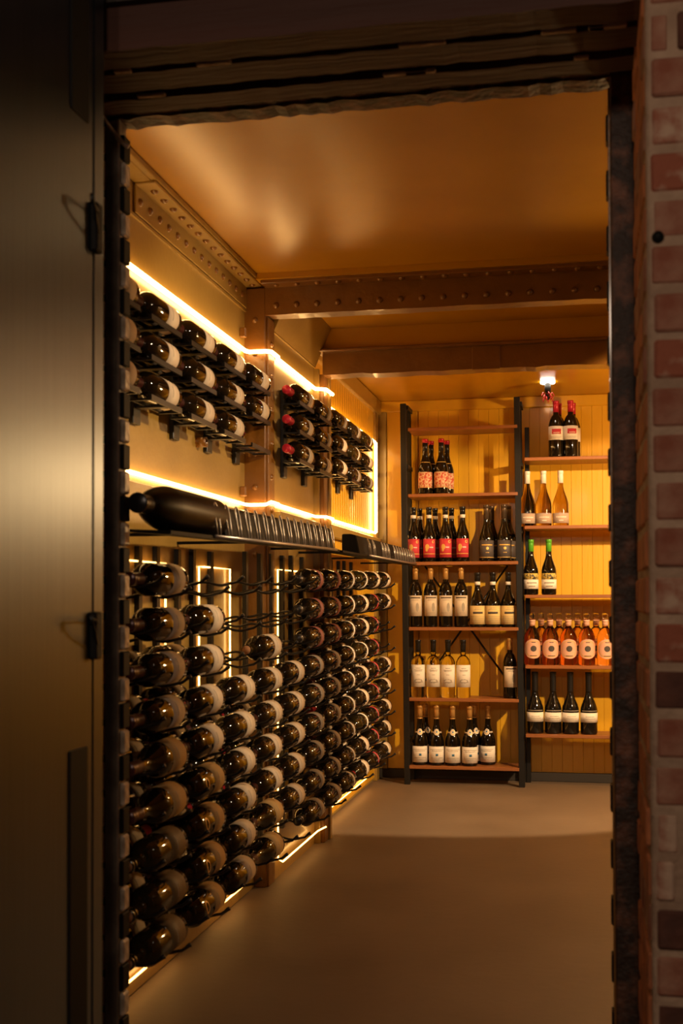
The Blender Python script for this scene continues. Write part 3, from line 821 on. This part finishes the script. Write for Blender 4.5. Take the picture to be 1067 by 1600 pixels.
tray('shorter black tray shelf with narrow wire loops over the far racks', XB3, 4.36, 6.36, 1.180, 1.188, [4.92, 5.04, 5.27, 5.35, 5.43] + [5.62 + 0.083 * i for i in range(9)], rect=True)
# large-format bottle lying on the tray
t = bottle_type('jeroboam', 'bordeaux', 0.050, 0.35, 0.462, 0.020, 0.515, 'matte_black_glass', 28)
part('jeroboam', 'capsule', shell(t['p'], 0.465, 0.515, D), 'foil_black')
place('jeroboam', Matrix.Translation((-0.908, 2.905, 1.205)) @ Matrix.Rotation(R(90), 4, 'X'), 'large black bottle lying on the near end of the tray shelf', None)

# ------------------------------------------------------------------ shelving at the back
SY0, SY1 = 6.53, 6.745
u1 = thing('shelf_unit', 'tall black steel shelf unit with six wooden boards at back wall', 'shelf', (-0.62, SY0, 0))
LX0, LX1 = -0.935, -0.318
def up(name, mb, m, parent, bevel=0.0):
    mb.xf(Matrix.Translation(-parent.location)); return mb.build(name, m, parent, bevel)
for (x, y, zt) in ((LX0, SY0, 2.075), (LX1, SY0, 2.09), (LX0, SY1 - 0.03, 2.075), (LX1, SY1 - 0.03, 2.09)):
    pm = MB().box(x - 0.016, x + 0.016, y, y + 0.028, 0, zt); pm.v = [(a - 0.008 * c, b, c) for a, b, c in pm.v]
    up('post', pm, 'shelf_steel', u1, 0.002)
for x in (LX0, LX1):
    for z in (2.045, 1.72, 1.36, 1.0, 0.60, 0.22):
        up('rung', MB().box(x - 0.010, x + 0.010, SY0 + 0.02, SY1 - 0.02, z, z + 0.022), 'shelf_steel', u1)
LZ = [1.940, 1.578, 1.208, 0.853, 0.470, 0.104]
for z in LZ:
    up('board', MB().box(LX0 + 0.012, LX1 - 0.014, SY0 - 0.004, SY1 - 0.012, z - 0.018, z), 'shelf_wood', u1, 0.002)
for (a, b) in (((-0.86, 1.19), (-0.40, 0.55)), ((-0.40, 1.19), (-0.86, 0.55))):
    mb = MB(); mb.tube([(a[0], SY1 - 0.003, a[1]), (b[0], SY1 - 0.003, b[1])], 0.0055, 6); up('cross_brace', mb, 'shelf_steel', u1)
u2 = thing('shelf_unit', 'lower shelf unit with five wooden boards beside the doorway jamb', 'shelf', (0.05, SY0, 0))
RZ = [1.760, 1.395, 1.027, 0.652, 0.287]
RX0, RX1 = -0.296, 0.46
for z in RZ:
    up('board', MB().box(RX0, RX1, SY0 - 0.02, SY1 - 0.012, z - 0.018, z), 'shelf_wood', u2, 0.002)
for (x, y) in ((RX0 + 0.006, SY1 - 0.03), (RX1, SY0 - 0.02), (RX1, SY1 - 0.03)):
    up('post', MB().box(x - 0.012, x + 0.012, y, y + 0.026, 0, 1.95), 'shelf_steel', u2, 0.002)

Y1 = 6.590; Y2 = 6.680; YR = 6.575
def row(key, xs, y, z, what, shelf, jitter=5, turn=0):
    n = len(xs)
    for i, x in enumerate(xs):
        place_word = 'only' if n == 1 else ('%s from left' % ORD[i])
        stand(key, x, y, z, turn + random.uniform(-jitter, jitter) + 8, '%s, %s, %s' % (what, place_word, shelf), 'bottles on the back shelves')
LS = ['%s board of tall unit' % o for o in ('top', 'second', 'third', 'fourth', 'fifth', 'lowest')]
RS = ['%s board of right unit' % o for o in ('top', 'second', 'third', 'fourth', 'lowest')]
row('A', [-0.837, -0.749], Y1, LZ[1], 'splatter-labelled bottle with red-tipped capsule in front', LS[1])
row('A', [-0.816, -0.728], Y2, LZ[1], 'splatter-labelled bottle with red-tipped capsule behind', LS[1])
row('B', [-0.904, -0.818, -0.728, -0.634], Y1, LZ[2], 'red-labelled dark bottle in front', LS[2])
row('B', [-0.881, -0.795, -0.704], Y2, LZ[2], 'red-labelled dark bottle behind', LS[2])
row('C', [-0.505, -0.409], Y1, LZ[2], 'charcoal-labelled bottle in front', LS[2])
row('C', [-0.483, -0.390], Y2, LZ[2], 'charcoal-labelled bottle behind', LS[2])
row('D', [-0.894, -0.811, -0.728, -0.644], Y1, LZ[3], 'gold-capped cream-labelled bottle', LS[3])
row('E', [-0.554, -0.471, -0.388], Y1 - 0.005, LZ[3], 'bottle with wide golden label', LS[3])
row('F', [-0.880, -0.797, -0.716, -0.634], Y1, LZ[4], 'clear white-wine bottle', LS[4])
row('D', [-0.382], Y1 + 0.01, LZ[4], 'gold-capped cream-labelled bottle', LS[4], turn=12)
row('G', [-0.871, -0.780, -0.692, -0.600], Y1 - 0.01, LZ[5], 'gold-capped medallion bottle in front', LS[5])
row('G', [-0.852, -0.583], Y2, LZ[5], 'gold-capped medallion bottle behind', LS[5], turn=20)
row('G', [-0.506], Y1 + 0.055, LZ[5], 'gold-capped medallion bottle set apart', LS[5], turn=-18)
row('H', [-0.129, -0.052], YR, RZ[0], 'red-capped white-labelled bottle in front', RS[0])
row('H', [-0.115, -0.040], YR + 0.09, RZ[0], 'red-capped bottle with white label behind', RS[0])
row('I', [-0.283, -0.197, -0.107], YR, RZ[1], 'white-capped amber bottle', RS[1])
row('J', [-0.266, -0.171], YR, RZ[2], 'green-capped bottle', RS[2])
row('K', [-0.261, -0.166, -0.070, 0.025, 0.122], YR, RZ[3], 'rose bottle with oval label in front', RS[3])
row('K', [-0.217, -0.121, -0.022, 0.076], YR + 0.092, RZ[3], 'rose bottle behind the front row', RS[3])
row('L', [-0.248, -0.153, -0.062, 0.034], YR, RZ[4], 'black bottle with slim white label', RS[4])

# ------------------------------------------------------------------ ceiling fittings
lx, ly = -0.165, 6.33
pk = thing('ceiling_lamp', 'small white puck lamp with black barrel above the right shelves', 'lamp', (lx, ly, ZC))
up('base_plate', MB().lathe([(0.0, 0.0), (0.036, 0.0), (0.038, -0.004), (0.036, -0.010), (0.0, -0.010)], 24).xf(Matrix.Translation((lx, ly, ZC))), 'puck_white', pk)
up('barrel', MB().lathe([(0.0, -0.010), (0.016, -0.010), (0.016, -0.056), (0.013, -0.058), (0.0, -0.058)], 18).xf(Matrix.Translation((lx, ly, ZC))), 'black_matte', pk)
rs_ = thing('valve_rosette', 'red petalled valve rosette hanging under the small black barrel', 'valve', (lx, ly, ZC - 0.058))
core = MB().lathe([(0.0, 0.0), (0.012, -0.004), (0.014, -0.018), (0.009, -0.034), (0.0, -0.040)], 12); core.build('hub', 'black_matte', rs_)
for k in range(12):
    a = 2 * PI * k / 12; z = -0.010 - 0.012 * (k % 3)
    rr = 0.034 - 0.004 * (k % 3)
    pts = [(0.010 * math.cos(a), 0.010 * math.sin(a), z), (rr * 0.7 * math.cos(a + 0.2), rr * 0.7 * math.sin(a + 0.2), z + 0.010), (rr * math.cos(a + 0.35), rr * math.sin(a + 0.35), z - 0.004), (rr * 0.82 * math.cos(a + 0.5), rr * 0.82 * math.sin(a + 0.5), z - 0.013)]
    m = MB(); m.tube(pts, 0.003, 5); m.build('petal', 'valve_red', rs_)

# ceiling spotlights (outside the picture, right of the doorway)
def spotlight(label, loc, target):
    sl = thing('spotlight', label, 'lamp', (loc[0], loc[1], ZC))
    q = (Vector(target) - Vector(loc)).normalized().to_track_quat('Z', 'Y').to_matrix().to_4x4()
    up('stem', MB().lathe([(0.0, 0.0), (0.035, 0.0), (0.035, -0.008), (0.008, -0.010), (0.008, -0.07), (0.0, -0.07)], 14).xf(Matrix.Translation((loc[0], loc[1], ZC))), 'black_matte', sl)
    up('barrel', MB().lathe([(0.0, -0.10), (0.036, -0.10), (0.038, -0.012), (0.034, -0.012), (0.034, -0.035), (0.0, -0.035)], 20).xf(Matrix.Translation(loc) @ q), 'black_matte', sl)
    up('bulb_face', MB().lathe([(0.0, -0.028), (0.030, -0.030), (0.0, -0.034)], 16).xf(Matrix.Translation(loc) @ q), 'spot_face', sl)
spotlight('black ceiling spotlight aimed at the back shelves', SPOT_LOC, SPOT_AIM)
spotlight('black ceiling spotlight aimed at the bottle racks', RACK_LOC, RACK_AIM)
# pendant fitting added for the fill light of the last bay (outside the picture, right of the doorway)
pn = thing('fill_pendant', 'unseen pendant fitting added to brighten the last bay', 'lamp', (FILL_LOC[0], FILL_LOC[1], ZC))
up('ceiling_rose', MB().lathe([(0.0, 0.0), (0.04, 0.0), (0.036, -0.016), (0.006, -0.024), (0.0, -0.024)], 18).xf(Matrix.Translation((FILL_LOC[0], FILL_LOC[1], ZC))), 'black_matte', pn)
cm = MB(); cm.tube([(FILL_LOC[0], FILL_LOC[1], ZC - 0.02), (FILL_LOC[0], FILL_LOC[1], FILL_LOC[2] + 0.09)], 0.003, 6); up('cord', cm, 'black_matte', pn)
up('socket', MB().lathe([(0.0, 0.10), (0.014, 0.098), (0.018, 0.075), (0.018, 0.045), (0.0, 0.045)], 16).xf(Matrix.Translation(FILL_LOC)), 'black_matte', pn)
